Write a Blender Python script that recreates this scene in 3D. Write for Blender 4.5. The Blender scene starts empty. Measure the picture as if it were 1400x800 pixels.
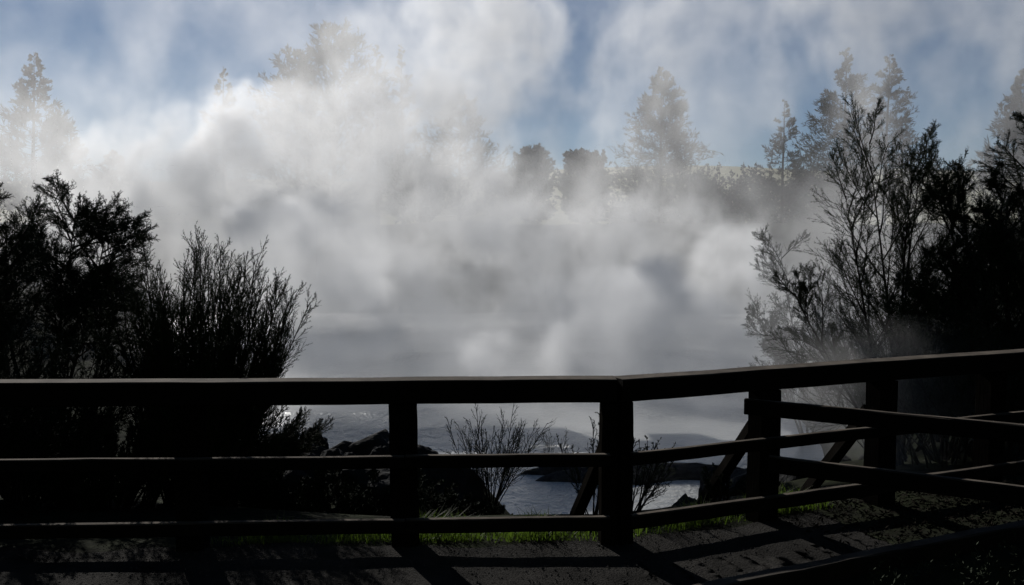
import bpy, math, random
import numpy as np
from mathutils import Vector, Matrix

# ------------------------------------------------------------------ camera
R = math.radians
sc = bpy.context.scene
col = sc.collection
CAM_Z = 1.9
F = 1212.0                      # focal length in photograph pixels (1400 wide)
PITCH = math.atan(70.0 / F)     # the camera looks slightly down
cd = bpy.data.cameras.new('camera')
cd.sensor_width = 36.0
cd.lens = 36.0 * F / 1400.0
cd.clip_start = 0.05
cd.clip_end = 6000.0
cam = bpy.data.objects.new('camera', cd)
cam.location = (0, 0, CAM_Z)
cam.rotation_euler = (R(90) - PITCH, 0, 0)
col.objects.link(cam)
sc.camera = cam

# ------------------------------------------------------------------ sky and sun
SUN_EL, SUN_AZ = 29.0, -27.0    # azimuth measured from the view axis (+Y), negative = to the left
w = bpy.data.worlds.new('World')
sc.world = w
w.use_nodes = True
nt = w.node_tree
sky = nt.nodes.new('ShaderNodeTexSky')
sky.sky_type = 'NISHITA'
sky.sun_disc = False
sky.sun_elevation = R(SUN_EL)
sky.sun_rotation = R(SUN_AZ)
sky.air_density = 0.75
sky.dust_density = 0.0
sky.ozone_density = 2.5
bg = nt.nodes['Background']
bg.inputs['Strength'].default_value = 0.05
nt.links.new(sky.outputs[0], bg.inputs['Color'])

sd = bpy.data.lights.new('sun', 'SUN')
sd.energy = 5.0
sd.angle = R(0.5)
sd.color = (1.0, 0.97, 0.93)
sun = bpy.data.objects.new('sun', sd)
sv = Vector((math.sin(R(SUN_AZ)) * math.cos(R(SUN_EL)), math.cos(R(SUN_AZ)) * math.cos(R(SUN_EL)), math.sin(R(SUN_EL))))
sun.rotation_euler = sv.to_track_quat('Z', 'Y').to_euler()
sun.location = sv * 60
col.objects.link(sun)

sc.view_settings.view_transform = 'Standard'
sc.view_settings.look = 'None'
sc.view_settings.exposure = -0.2
sc.view_settings.gamma = 1.0
sc.view_settings.use_curve_mapping = False
cy = sc.cycles
cy.max_bounces = 14
cy.diffuse_bounces = 2
cy.glossy_bounces = 2
cy.transmission_bounces = 2
cy.transparent_max_bounces = 6
cy.volume_bounces = 12
cy.volume_step_rate = 2.5
cy.volume_max_steps = 256
cy.use_denoising = True
cy.use_adaptive_sampling = True
cy.adaptive_threshold = 0.02

# ------------------------------------------------------------------ helpers
def at(px, py, Y):
    """world point that lies at distance Y ahead on the sight line through a photograph pixel"""
    a, b, c = px - 700.0, 400.0 - py, F
    dx = a
    dy = c * math.cos(PITCH) + b * math.sin(PITCH)
    dz = -c * math.sin(PITCH) + b * math.cos(PITCH)
    k = Y / dy
    return Vector((dx * k, Y, CAM_Z + dz * k))

def tag(o, label=None, cat=None, group=None, kind=None):
    if label: o['label'] = label
    if cat: o['category'] = cat
    if group: o['group'] = group
    if kind: o['kind'] = kind
    return o

def empty(name, loc):
    o = bpy.data.objects.new(name, None)
    o.location = loc
    o.empty_display_size = 0.2
    col.objects.link(o)
    return o

def np_mesh(name, V, Fs, mat, smooth=False):
    """V (n,3) array; Fs list of (m,k) index arrays"""
    me = bpy.data.meshes.new(name)
    V = np.asarray(V, dtype=np.float32)
    me.vertices.add(len(V))
    me.vertices.foreach_set('co', V.ravel())
    Fs = [np.asarray(f, dtype=np.int32) for f in Fs if len(f)]
    nl = sum(f.size for f in Fs)
    npoly = sum(len(f) for f in Fs)
    me.loops.add(nl)
    me.polygons.add(npoly)
    me.loops.foreach_set('vertex_index', np.concatenate([f.ravel() for f in Fs]))
    tot = np.concatenate([np.full(len(f), f.shape[1], np.int32) for f in Fs])
    st = np.zeros(npoly, np.int32)
    st[1:] = np.cumsum(tot)[:-1]
    me.polygons.foreach_set('loop_start', st)
    me.polygons.foreach_set('loop_total', tot)
    me.polygons.foreach_set('use_smooth', np.full(npoly, smooth, dtype=bool))
    me.update(calc_edges=True)
    me.materials.append(mat)
    return me

def link(name, me, parent=None, loc=(0, 0, 0)):
    o = bpy.data.objects.new(name, me)
    o.location = loc
    if parent is not None:
        o.parent = parent
    col.objects.link(o)
    return o

# ------------------------------------------------------------------ materials
def mat(name, base, rough=0.8, var=0.35, scale=8.0, bump=0.0, bscale=40.0, spec=0.3, coord='Object', c2=None):
    m = bpy.data.materials.new(name)
    m.use_nodes = True
    t = m.node_tree
    b = t.nodes['Principled BSDF']
    b.inputs['Roughness'].default_value = rough
    b.inputs['Specular IOR Level'].default_value = spec
    tc = t.nodes.new('ShaderNodeTexCoord')
    n = t.nodes.new('ShaderNodeTexNoise')
    n.inputs['Scale'].default_value = scale
    n.inputs['Detail'].default_value = 5
    n.inputs['Roughness'].default_value = 0.62
    t.links.new(tc.outputs[coord], n.inputs['Vector'])
    r = t.nodes.new('ShaderNodeValToRGB')
    a = base
    c2 = c2 or tuple(min(1, v * (1 + var)) for v in a)
    a1 = tuple(v * (1 - var) for v in a)
    r.color_ramp.elements[0].position = 0.3
    r.color_ramp.elements[0].color = (*a1, 1)
    r.color_ramp.elements[1].position = 0.7
    r.color_ramp.elements[1].color = (*c2, 1)
    t.links.new(n.outputs['Fac'], r.inputs['Fac'])
    t.links.new(r.outputs['Color'], b.inputs['Base Color'])
    if bump:
        n2 = t.nodes.new('ShaderNodeTexNoise')
        n2.inputs['Scale'].default_value = bscale
        n2.inputs['Detail'].default_value = 6
        t.links.new(tc.outputs[coord], n2.inputs['Vector'])
        bp = t.nodes.new('ShaderNodeBump')
        bp.inputs['Strength'].default_value = bump
        bp.inputs['Distance'].default_value = 0.03
        t.links.new(n2.outputs['Fac'], bp.inputs['Height'])
        t.links.new(bp.outputs['Normal'], b.inputs['Normal'])
    return m

def translucent(m, colour, fac):
    t = m.node_tree
    b = t.nodes['Principled BSDF']; o = [n for n in t.nodes if n.type == 'OUTPUT_MATERIAL'][0]
    tr = t.nodes.new('ShaderNodeBsdfTranslucent'); tr.inputs['Color'].default_value = (*colour, 1)
    mx = t.nodes.new('ShaderNodeMixShader'); mx.inputs[0].default_value = fac
    t.links.new(b.outputs[0], mx.inputs[1]); t.links.new(tr.outputs[0], mx.inputs[2]); t.links.new(mx.outputs[0], o.inputs['Surface'])

def wood_mat(name, base, rough=0.75, lit_worn=None):
    m = mat(name, base, rough, 0.4, 3.0, spec=0.03 if lit_worn else 0.0)
    t = m.node_tree
    b = t.nodes['Principled BSDF']
    tc = [n for n in t.nodes if n.type == 'TEX_COORD'][0]
    mp = t.nodes.new('ShaderNodeMapping')
    mp.inputs['Scale'].default_value = (2.0, 45.0, 45.0)
    t.links.new(tc.outputs['Object'], mp.inputs['Vector'])
    if lit_worn:        # bleached upper faces, with the sunlight on them put into the colour
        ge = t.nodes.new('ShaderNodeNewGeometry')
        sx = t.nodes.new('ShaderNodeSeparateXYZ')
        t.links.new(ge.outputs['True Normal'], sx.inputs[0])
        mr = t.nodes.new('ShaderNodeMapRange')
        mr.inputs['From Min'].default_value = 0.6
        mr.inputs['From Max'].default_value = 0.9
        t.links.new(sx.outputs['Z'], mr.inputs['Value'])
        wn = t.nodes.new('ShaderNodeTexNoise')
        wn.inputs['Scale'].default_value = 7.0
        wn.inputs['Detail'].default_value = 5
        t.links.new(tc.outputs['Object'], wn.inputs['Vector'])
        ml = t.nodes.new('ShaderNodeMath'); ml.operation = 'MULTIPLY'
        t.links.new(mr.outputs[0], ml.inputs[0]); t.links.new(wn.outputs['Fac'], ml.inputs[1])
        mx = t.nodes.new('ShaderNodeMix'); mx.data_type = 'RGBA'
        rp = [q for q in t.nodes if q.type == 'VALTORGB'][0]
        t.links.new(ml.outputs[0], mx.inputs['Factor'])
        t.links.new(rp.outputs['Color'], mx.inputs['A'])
        mx.inputs['B'].default_value = (*lit_worn, 1)
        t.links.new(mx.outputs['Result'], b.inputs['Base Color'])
    n = t.nodes.new('ShaderNodeTexNoise')
    n.inputs['Scale'].default_value = 1.6
    n.inputs['Detail'].default_value = 6
    n.inputs['Roughness'].default_value = 0.7
    t.links.new(mp.outputs['Vector'], n.inputs['Vector'])
    bp = t.nodes.new('ShaderNodeBump')
    bp.inputs['Strength'].default_value = 0.7
    bp.inputs['Distance'].default_value = 0.006
    t.links.new(n.outputs['Fac'], bp.inputs['Height'])
    t.links.new(bp.outputs['Normal'], b.inputs['Normal'])
    return m

M = {}
M['wood'] = wood_mat('weathered_timber', (0.009, 0.0078, 0.0068), 0.85, lit_worn=(0.17, 0.145, 0.12))
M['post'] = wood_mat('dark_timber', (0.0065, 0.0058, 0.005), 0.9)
M['kerb'] = wood_mat('kerb_timber', (0.014, 0.012, 0.01), 0.8, lit_worn=(0.09, 0.08, 0.07))
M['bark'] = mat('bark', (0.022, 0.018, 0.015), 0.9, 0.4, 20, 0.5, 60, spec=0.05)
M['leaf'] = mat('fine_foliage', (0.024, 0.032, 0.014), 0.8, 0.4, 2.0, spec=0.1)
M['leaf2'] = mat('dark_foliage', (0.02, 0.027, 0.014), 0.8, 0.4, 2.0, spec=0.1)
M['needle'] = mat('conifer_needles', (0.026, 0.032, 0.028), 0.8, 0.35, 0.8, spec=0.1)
M['grass'] = mat('grass', (0.05, 0.085, 0.016), 0.6, 0.5, 3.0, c2=(0.11, 0.11, 0.035))
translucent(M['grass'], (0.075, 0.125, 0.014), 0.5)
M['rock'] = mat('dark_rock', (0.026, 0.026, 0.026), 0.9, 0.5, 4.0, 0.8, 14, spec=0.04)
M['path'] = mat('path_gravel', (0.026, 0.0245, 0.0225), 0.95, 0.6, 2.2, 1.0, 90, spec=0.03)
M['litter'] = mat('shade_litter', (0.014, 0.012, 0.009), 0.9, 0.5, 9.0, spec=0.02)
M['stone'] = mat('gravel_stone', (0.034, 0.032, 0.03), 0.9, 0.5, 9.0, spec=0.04)
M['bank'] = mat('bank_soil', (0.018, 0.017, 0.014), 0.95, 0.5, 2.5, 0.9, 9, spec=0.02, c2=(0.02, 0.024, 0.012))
M['hill'] = mat('far_pasture', (0.30, 0.29, 0.19), 0.95, 0.25, 0.02)
M['blocker_bank'] = mat('sky_blocker_cover', (0.022, 0.028, 0.015), 0.95, 0.5, 1.5, 1.0, 4)  # dark cover of the added bank that blocks sky light

def water_mat():
    m = bpy.data.materials.new('spring_water')
    m.use_nodes = True
    t = m.node_tree
    b = t.nodes['Principled BSDF']
    b.inputs['Base Color'].default_value = (0.50, 0.505, 0.49, 1)
    b.inputs['Roughness'].default_value = 0.22
    b.inputs['IOR'].default_value = 1.33
    b.inputs['Specular IOR Level'].default_value = 0.5
    tc = t.nodes.new('ShaderNodeTexCoord')
    n = t.nodes.new('ShaderNodeTexNoise')
    n.inputs['Scale'].default_value = 1.7
    n.inputs['Detail'].default_value = 5
    n.inputs['Roughness'].default_value = 0.6
    t.links.new(tc.outputs['Object'], n.inputs['Vector'])
    n2 = t.nodes.new('ShaderNodeTexNoise')
    n2.inputs['Scale'].default_value = 9.0
    n2.inputs['Detail'].default_value = 3
    t.links.new(tc.outputs['Object'], n2.inputs['Vector'])
    n3 = t.nodes.new('ShaderNodeTexNoise')      # calm and ruffled patches
    n3.inputs['Scale'].default_value = 0.22
    n3.inputs['Detail'].default_value = 2
    t.links.new(tc.outputs['Object'], n3.inputs['Vector'])
    mr = t.nodes.new('ShaderNodeMapRange')
    mr.inputs['From Min'].default_value = 0.42
    mr.inputs['From Max'].default_value = 0.62
    mr.inputs['To Min'].default_value = 0.12
    mr.inputs['To Max'].default_value = 1.0
    t.links.new(n3.outputs['Fac'], mr.inputs['Value'])
    ad = t.nodes.new('ShaderNodeMath'); ad.operation = 'MULTIPLY_ADD'
    t.links.new(n2.outputs['Fac'], ad.inputs[0]); ad.inputs[1].default_value = 0.35
    t.links.new(n.outputs['Fac'], ad.inputs[2])
    bp = t.nodes.new('ShaderNodeBump')
    bp.inputs['Distance'].default_value = 0.32
    t.links.new(mr.outputs['Result'], bp.inputs['Strength'])
    t.links.new(ad.outputs[0], bp.inputs['Height'])
    t.links.new(bp.outputs['Normal'], b.inputs['Normal'])
    return m
M['water'] = water_mat()

# ------------------------------------------------------------------ terrain
WATER_Z = -2.0
rs = np.random.RandomState(5)
_wv = [(rs.uniform(-1, 1, 2) * f, rs.uniform(0, 6.28), a) for f, a in
       [(0.25, .35), (0.3, .3), (0.55, .2), (0.7, .16), (1.2, .09), (1.5, .08), (2.6, .05), (3.1, .04), (4.4, .03)]]
def rough2(x, y):
    r = 0
    for k, ph, a in _wv:
        r = r + a * np.sin(k[0] * x * 2 + k[1] * y * 2 + ph)
    return r
def sst(a, b, v):
    t = np.clip((v - a) / (b - a), 0, 1)
    return t * t * (3 - 2 * t)
def fence_y(x):
    return np.where(x < 0.64, 5.35 + 0.04 * (x + 3.09), 5.5 + 0.42 * (x - 0.64))
def ground_z(x, y):
    x = np.asarray(x, float); y = np.asarray(y, float)
    t = y - fence_y(x)
    left = -3.2 - 0.42 * np.clip(y - 8, 0, 60) - 0.4 * np.sin(y * .5)
    right = 2.8 + 0.45 * np.clip(y - 10, 0, 60) + 0.5 * np.sin(y * .45 + 1)
    inl = sst(-1.0, 2.2, x - left) * sst(-1.2, 1.6, right - x)       # 1 inside the lake's width
    drop = sst(0.5, 7.5, t)
    bed = -0.08 * sst(0, .5, t) - 2.9 * drop
    side = -0.1 * sst(0, 1, t) - 0.55 * sst(0.5, 5, t) + 0.02 * np.clip(y - 12, 0, 50)
    z = bed * inl + side * (1 - inl)
    far = sst(44, 62, y + 0.1 * np.abs(x))
    z = z * (1 - far) + (3.0 + 0.01 * (y - 60)) * far
    spur = np.exp(-(((x + 1.3) / 1.35) ** 4) - ((y - 9.0) / np.where(y < 9, .95, 1.1)) ** 2)
    z = np.maximum(z, z * (1 - spur) + (-0.3) * spur)
    amp = sst(0.3, 2.0, t) * 0.35 * (1 - .6 * spur)
    return z + rough2(x, y) * amp

xs = np.concatenate([np.linspace(-400, -42, 24), np.linspace(-40, -9, 40), np.linspace(-8.8, 8.8, 150), np.linspace(9, 40, 40), np.linspace(42, 400, 24)])
ys = np.concatenate([np.linspace(-60, -2, 14), np.linspace(-1.5, 4.6, 8), np.linspace(4.8, 14, 110), np.linspace(14.3, 50, 90), np.linspace(51, 90, 40), np.linspace(95, 700, 30)])
GX, GY = np.meshgrid(xs, ys)
GZ = ground_z(GX, GY)
# south of the path (near side) the ground drops a little and then meets the added bank that blocks sky light
def near_side(x, y, z):
    k = 4.64 + 0.46 * (x - 1.18)
    lo = np.where((x > 0.2), sst(0.0, 0.6, k - 0.12 - y), 0)
    return z - 0.16 * lo
GZ = near_side(GX, GY, GZ)
V = np.stack([GX, GY, GZ], -1).reshape(-1, 3)
nx, ny = len(xs), len(ys)
idx = np.arange(nx * ny).reshape(ny, nx)
Q = np.stack([idx[:-1, :-1], idx[:-1, 1:], idx[1:, 1:], idx[1:, :-1]], -1).reshape(-1, 4)
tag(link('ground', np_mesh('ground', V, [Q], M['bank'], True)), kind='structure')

# gravel path laid on the ground along the fence
def strip(name, a, b, material, nu=160, nv=26, lift=0.006, amp=0.006):
    """sheet between curves a(u) and b(u)"""
    u = np.linspace(0, 1, nu); v = np.linspace(0, 1, nv)
    A = a(u); B = b(u)
    P = A[None] * (1 - v[:, None, None]) + B[None] * v[:, None, None]
    z = near_side(P[..., 0], P[..., 1], ground_z(P[..., 0], P[..., 1])) + lift + amp * rough2(P[..., 0] * 5, P[..., 1] * 5) + amp * .6 * rough2(P[..., 0] * 13 + 3, P[..., 1] * 11)
    VV = np.concatenate([P, z[..., None]], -1).reshape(-1, 3)
    i = np.arange(nu * nv).reshape(nv, nu)
    q = np.stack([i[:-1, :-1], i[:-1, 1:], i[1:, 1:], i[1:, :-1]], -1).reshape(-1, 4)
    return link(name, np_mesh(name, VV, [q], material, True))
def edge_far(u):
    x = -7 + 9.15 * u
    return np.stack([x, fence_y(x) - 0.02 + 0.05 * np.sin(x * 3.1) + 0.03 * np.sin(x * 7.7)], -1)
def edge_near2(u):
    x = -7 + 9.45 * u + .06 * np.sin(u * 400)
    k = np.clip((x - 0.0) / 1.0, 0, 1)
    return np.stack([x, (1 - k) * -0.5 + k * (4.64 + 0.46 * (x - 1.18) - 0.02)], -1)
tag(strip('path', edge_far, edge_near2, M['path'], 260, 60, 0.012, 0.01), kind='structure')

# loose gravel on the path
def pebbles(n, seed):
    r = np.random.RandomState(seed)
    x = r.uniform(-2.6, 2.5, n)
    y0 = np.where(x < 0.5, 4.6, np.maximum(4.6, 4.66 + 0.46 * (x - 1.18)))
    y = y0 + (fence_y(x) + 0.05 - y0) * r.uniform(0, 1, n)
    s = 0.0028 + 0.007 * r.uniform(0, 1, n) ** 7
    base = np.array([[1, 0, 0], [-1, 0, 0], [0, 1, 0], [0, -1, 0], [0, 0, .7], [0, 0, -.7]], float)
    f = np.array([[0, 2, 4], [2, 1, 4], [1, 3, 4], [3, 0, 4], [2, 0, 5], [1, 2, 5], [3, 1, 5], [0, 3, 5]])
    P = base[None] * s[:, None, None] * r.uniform(.6, 1.4, (n, 6, 1))
    a = r.uniform(0, 6.28, n)
    c, s_ = np.cos(a)[:, None], np.sin(a)[:, None]
    P = np.stack([P[..., 0] * c - P[..., 1] * s_, P[..., 0] * s_ + P[..., 1] * c, P[..., 2]], -1)
    z = ground_z(x, y) + 0.014
    P += np.stack([x, y, z], -1)[:, None]
    FF = (f[None] + 6 * np.arange(n)[:, None, None]).reshape(-1, 3)
    return np_mesh('gravel', P.reshape(-1, 3), [FF], M['stone'])
tag(link('gravel', pebbles(9000, 3)), 'fine loose gravel scattered over the dark path by the fence', 'gravel', kind='stuff')

# water
me = np_mesh('water', [(-90, 6, WATER_Z), (90, 6, WATER_Z), (90, 62, WATER_Z), (-90, 62, WATER_Z)], [[[0, 1, 2, 3]]], M['water'])
tag(link('water', me), kind='structure')

# far pasture hill
hx = np.linspace(-500, 500, 140); hy = np.linspace(110, 640, 70)
HX, HY = np.meshgrid(hx, hy)
crest = 29 + 3 * np.sin(HX * 0.011 + 0.3) + 1.2 * np.sin(HX * 0.03) + .5 * np.sin(HX * .08 + 2)
HZ = -1 + crest * sst(110, 370, HY) + .7 * np.sin(HX * .05) * np.sin(HY * .04)
i = np.arange(HX.size).reshape(HX.shape)
q = np.stack([i[:-1, :-1], i[:-1, 1:], i[1:, 1:], i[1:, :-1]], -1).reshape(-1, 4)
tag(link('hill', np_mesh('hill', np.stack([HX, HY, HZ], -1).reshape(-1, 3), [q], M['hill'], True)), kind='structure')

# unseen bank added behind the viewpoint to block sky light
bx = np.linspace(-60, 60, 90); by = np.linspace(-40, -3, 36)
BX, BY = np.meshgrid(bx, by)
BZ = -0.3 + 20 * sst(-2.0, -10, BY) + 1.0 * rough2(BX, BY) * sst(-3, -6, BY)
i = np.arange(BX.size).reshape(BX.shape)
q = np.stack([i[:-1, :-1], i[:-1, 1:], i[1:, 1:], i[1:, :-1]], -1).reshape(-1, 4)
tag(link('sky_blocker_bank', np_mesh('sky_blocker_bank', np.stack([BX, BY, BZ], -1).reshape(-1, 3), [q], M['blocker_bank'], True)), kind='structure')

# ------------------------------------------------------------------ fence
def beam(name, p0, p1, wdt, hgt, parent, material, seed, up=(0, 0, 1), nseg=14, rough=0.003, chamfer=0.008):
    """a slightly weathered rectangular timber from p0 to p1 (centre line), as a mesh in its own axes"""
    p0 = Vector(p0); p1 = Vector(p1)
    L = (p1 - p0).length
    x = (p1 - p0).normalized()
    up = Vector(up)
    y = up.cross(x).normalized()
    z = x.cross(y)
    r = np.random.RandomState(seed)
    c = chamfer
    a, b = wdt / 2, hgt / 2
    prof = np.array([(-a + c, -b), (a - c, -b), (a, -b + c), (a, b - c), (a - c, b), (-a + c, b), (-a, b - c), (-a, -b + c)])
    S = np.linspace(0, L, nseg + 1)
    ph = r.uniform(0, 6.28, 6)
    V = []
    for s in S:
        dy = rough * (np.sin(s * 2.3 + ph[0]) + .6 * np.sin(s * 6.1 + ph[1]))
        dz = rough * (np.sin(s * 1.9 + ph[2]) + .6 * np.sin(s * 7.3 + ph[3]))
        j = r.normal(0, rough * .35, (8, 2))
        for k in range(8):
            V.append((s, prof[k, 0] + dy + j[k, 0], prof[k, 1] + dz + j[k, 1]))
    V = np.array(V)
    fq = []
    for s in range(nseg):
        for k in range(8):
            fq.append((s * 8 + k, s * 8 + (k + 1) % 8, s * 8 + 8 + (k + 1) % 8, s * 8 + 8 + k))
    caps = [list(range(7, -1, -1)), list(range(nseg * 8, nseg * 8 + 8))]
    me = np_mesh(name, V, [np.array(fq)[:, ::1], np.array(caps)], material)
    o = link(name, me)
    mw = Matrix((x, y, z)).transposed().to_4x4()
    mw.translation = p0
    if parent is not None:
        o.parent = parent
        o.matrix_basis = Matrix.Translation(-parent.location) @ mw
    else:
        o.matrix_basis = mw
    return o

A0 = (-4.55, 5.29); A1 = (-3.27, 5.34); A2 = (-1.98, 5.40); A3 = (-0.66, 5.45)
B0 = (0.60, 5.50); B1 = (0.70, 5.52)
C0 = (1.71, 5.95); D0 = (2.67, 6.35); E0 = (3.69, 6.78); E1 = (4.8, 7.25)
fence = empty('timber_fence', (0.64, 5.5, 0))
tag(fence, 'dark timber post and rail fence bending along the lake side of the path', 'fence')
def post(p, wdt, h, seed, lean=(0, 0), depth=0.15, bottom=-0.35, along=(1, 0.04, 0)):
    beam('post', (p[0], p[1], bottom), (p[0] + lean[0], p[1] + lean[1], h), depth, wdt, fence, M['post'], seed, up=along, nseg=10)
H = 1.0
RT, RB = 1.05, 0.905
for k, p in enumerate((A0, A1, A2, A3)):
    post(p, 0.165, 0.90, 10 + k, (-0.02 if p is A3 else 0, 0))
post(B0, 0.095, 0.90, 20, (0.0, 0.0))
post(B1, 0.085, 0.90, 21, (-0.012, 0.0), along=(0.92, 0.39, 0))
for k, p in enumerate((C0, D0, E0, E1)):
    post(p, 0.165, 0.90, 30 + k, along=(0.92, 0.39, 0))
def rail(a, b, zc, h, wdt, seed, off=0.0, parent=None):
    ax, ay = a; bx_, by_ = b
    d = Vector((bx_ - ax, by_ - ay, 0)).normalized()
    n = Vector((d.y, -d.x, 0))       # towards the path
    p0 = Vector((ax, ay, zc)) + n * off
    p1 = Vector((bx_, by_, zc)) + n * off
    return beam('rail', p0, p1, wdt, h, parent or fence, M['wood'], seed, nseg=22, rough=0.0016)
# top rail sits on the posts, the two lower rails are fixed to their lake side
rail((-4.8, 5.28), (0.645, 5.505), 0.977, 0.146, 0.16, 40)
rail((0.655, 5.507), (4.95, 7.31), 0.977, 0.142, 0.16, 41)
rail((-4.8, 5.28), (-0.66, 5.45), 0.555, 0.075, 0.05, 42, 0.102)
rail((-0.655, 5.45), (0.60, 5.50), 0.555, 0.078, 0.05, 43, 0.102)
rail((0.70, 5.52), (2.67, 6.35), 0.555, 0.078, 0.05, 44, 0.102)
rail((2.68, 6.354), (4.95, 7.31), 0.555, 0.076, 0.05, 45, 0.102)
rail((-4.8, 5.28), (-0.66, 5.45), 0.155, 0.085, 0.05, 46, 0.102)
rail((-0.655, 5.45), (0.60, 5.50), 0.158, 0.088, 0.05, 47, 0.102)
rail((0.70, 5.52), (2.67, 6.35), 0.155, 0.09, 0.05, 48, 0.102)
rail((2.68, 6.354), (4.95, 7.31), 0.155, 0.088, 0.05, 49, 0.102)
# raking braces on the lake side
def brace(p, q, z1, seed):
    beam('brace', (q[0], q[1], -0.42), (p[0], p[1], z1), 0.07, 0.11, fence, M['post'], seed, up=(0, 1, 0.3), nseg=8)
brace((0.60, 5.60), (0.36, 6.45), 0.60, 50)
brace((1.68, 6.05), (1.34, 6.85), 0.66, 51)
brace((2.62, 6.46), (2.28, 7.25), 0.66, 52)

# two-rail barrier that leaves the fence and crosses the path
bar = empty('crossing_barrier', (3.7, 4.62, 0))
tag(bar, 'dark two-rail timber barrier running from the fence across the gravel path', 'barrier')
def brail(z, h, a, b, seed):
    beam('rail', (a[0], a[1], z), (b[0], b[1], z), 0.05, h, bar, M['wood'], seed, nseg=22, rough=0.0016)
brail(0.80, 0.105, (1.555, 5.865), (3.95, 4.43), 60)
brail(0.435, 0.11, (1.70, 5.78), (3.95, 4.43), 61)
beam('post', (3.72, 4.68, -0.5), (3.72, 4.68, 1.0), 0.14, 0.14, bar, M['wood'], 62, up=(1, 0, 0), nseg=8)

# timber kerb on the near edge of the path
kerb = beam('kerb', (0.95, 4.53, 0.035), (5.2, 6.47, 0.035), 0.09, 0.13, None, M['kerb'], 70, nseg=40, rough=0.004)
tag(kerb, 'low dark timber kerb edging the gravel path below the barrier', 'kerb')

# ------------------------------------------------------------------ plants
def norm(a):
    return a / np.maximum(np.linalg.norm(a, axis=-1, keepdims=True), 1e-9)

def integrate(p0, d0, L, S, up, wig, rng, grav=None):
    """march N polylines of S segments; up = pull towards +Z per segment"""
    N = len(p0)
    P = np.zeros((N, S + 1, 3)); P[:, 0] = p0
    d = norm(d0)
    upv = np.array([0, 0, 1.0])
    for s in range(S):
        d = norm(d + upv * up + rng.normal(0, wig, (N, 3)))
        P[:, s + 1] = P[:, s] + d * (L / S)[:, None]
    return P

def children(P, L, k, t0, t1, ang, angv, ratio, S, up, wig, rng, lt=None, flat=None):
    """k children on every polyline of P; lt(t) = length profile"""
    N, S1, _ = P.shape
    t = t0 + (t1 - t0) * (np.arange(k)[None] + rng.uniform(0, 1, (N, k))) / k
    f = t * (S1 - 1)
    i = np.minimum(f.astype(int), S1 - 2)
    fr = (f - i)[..., None]
    rows = np.arange(N)[:, None]
    a, b = P[rows, i], P[rows, i + 1]
    p = a * (1 - fr) + b * fr
    tan = norm(b - a)
    rnd = rng.normal(0, 1, (N, k, 3))
    if flat is not None:
        rnd[..., 2] *= flat
    side = norm(rnd - (rnd * tan).sum(-1, keepdims=True) * tan)
    an = np.radians(ang + angv * rng.normal(0, 1, (N, k, 1)))
    d = tan * np.cos(an) + side * np.sin(an)
    prof = lt(t) if lt is not None else (1.15 - 0.6 * t)
    ln = (L[:, None] * ratio * prof * rng.uniform(0.7, 1.25, (N, k))).reshape(-1)
    p = p.reshape(-1, 3); d = d.reshape(-1, 3)
    return integrate(p, d, ln, S, up, wig, rng), ln

def tubes(P, r0, r1, sides):
    """P (N,S+1,3), r0/r1 scalars or (N,)"""
    N, S1, _ = P.shape
    T = norm(np.gradient(P, axis=1))
    ref = np.array([0.31, 0.17, 0.93])
    ref2 = np.array([1.0, 0.1, 0.0])
    m = np.abs((T * ref).sum(-1, keepdims=True)) > 0.9
    u = norm(np.cross(T, np.where(m, ref2, ref)))
    v = np.cross(T, u)
    r0 = np.broadcast_to(np.asarray(r0, float), (N,)); r1 = np.broadcast_to(np.asarray(r1, float), (N,))
    tt = np.linspace(0, 1, S1)
    r = r0[:, None] * (1 - tt) + r1[:, None] * tt
    ang = np.arange(sides) * 2 * math.pi / sides
    V = P[:, :, None] + r[:, :, None, None] * (u[:, :, None] * np.cos(ang)[:, None] + v[:, :, None] * np.sin(ang)[:, None])
    idx = np.arange(N * S1 * sides).reshape(N, S1, sides)
    a = idx[:, :-1]; b = idx[:, 1:]
    q = np.stack([a, np.roll(a, -1, 2), np.roll(b, -1, 2), b], -1).reshape(-1, 4)
    return V.reshape(-1, 3), q

def leaves(P, m, t0, t1, size, width, ang, rng, up=0.0, jitter=0.0, bend=0):
    """m narrow diamond leaves on each polyline"""
    N, S1, _ = P.shape
    t = rng.uniform(t0, t1, (N, m))
    f = t * (S1 - 1)
    i = np.minimum(f.astype(int), S1 - 2)
    fr = (f - i)[..., None]
    rows = np.arange(N)[:, None]
    a, b = P[rows, i], P[rows, i + 1]
    p = a * (1 - fr) + b * fr + rng.normal(0, 1, (N, m, 3)) * jitter
    tan = norm(b - a)
    rnd = rng.normal(0, 1, (N, m, 3))
    side = norm(rnd - (rnd * tan).sum(-1, keepdims=True) * tan)
    an = np.radians(ang * rng.uniform(.6, 1.3, (N, m, 1)))
    d = norm(tan * np.cos(an) + side * np.sin(an) + np.array([0, 0, up]))
    wv = norm(np.cross(d, rng.normal(0, 1, (N, m, 3))))
    size = np.broadcast_to(np.asarray(size, float), (N,))[:, None]
    s = (size * rng.uniform(.6, 1.3, (N, m)))[..., None]
    v0 = p; v2 = p + d * s
    mid = p + d * s * .45
    v1 = mid + wv * (width * s / size[..., None]) * .5
    v3 = mid - wv * (width * s / size[..., None]) * .5
    V = np.stack([v0, v1, v2, v3], -2).reshape(-1, 3)
    q = np.arange(len(V)).reshape(-1, 4)
    return V, q

def merge(parts):
    Vs, Qs, n = [], [], 0
    for v, q in parts:
        Vs.append(v); Qs.append(q + n); n += len(v)
    return np.concatenate(Vs), np.concatenate(Qs)

def assemble(name, base, parts, label, cat, group=None):
    """parts: list of (part name, [(V,q)...], material); coordinates are relative to the base"""
    root = empty(name, base)
    tag(root, label, cat, group)
    for pn, geo, m in parts:
        v, q = merge(geo)
        link(pn, np_mesh(pn, v, [q], m), root)
    return root

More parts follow.
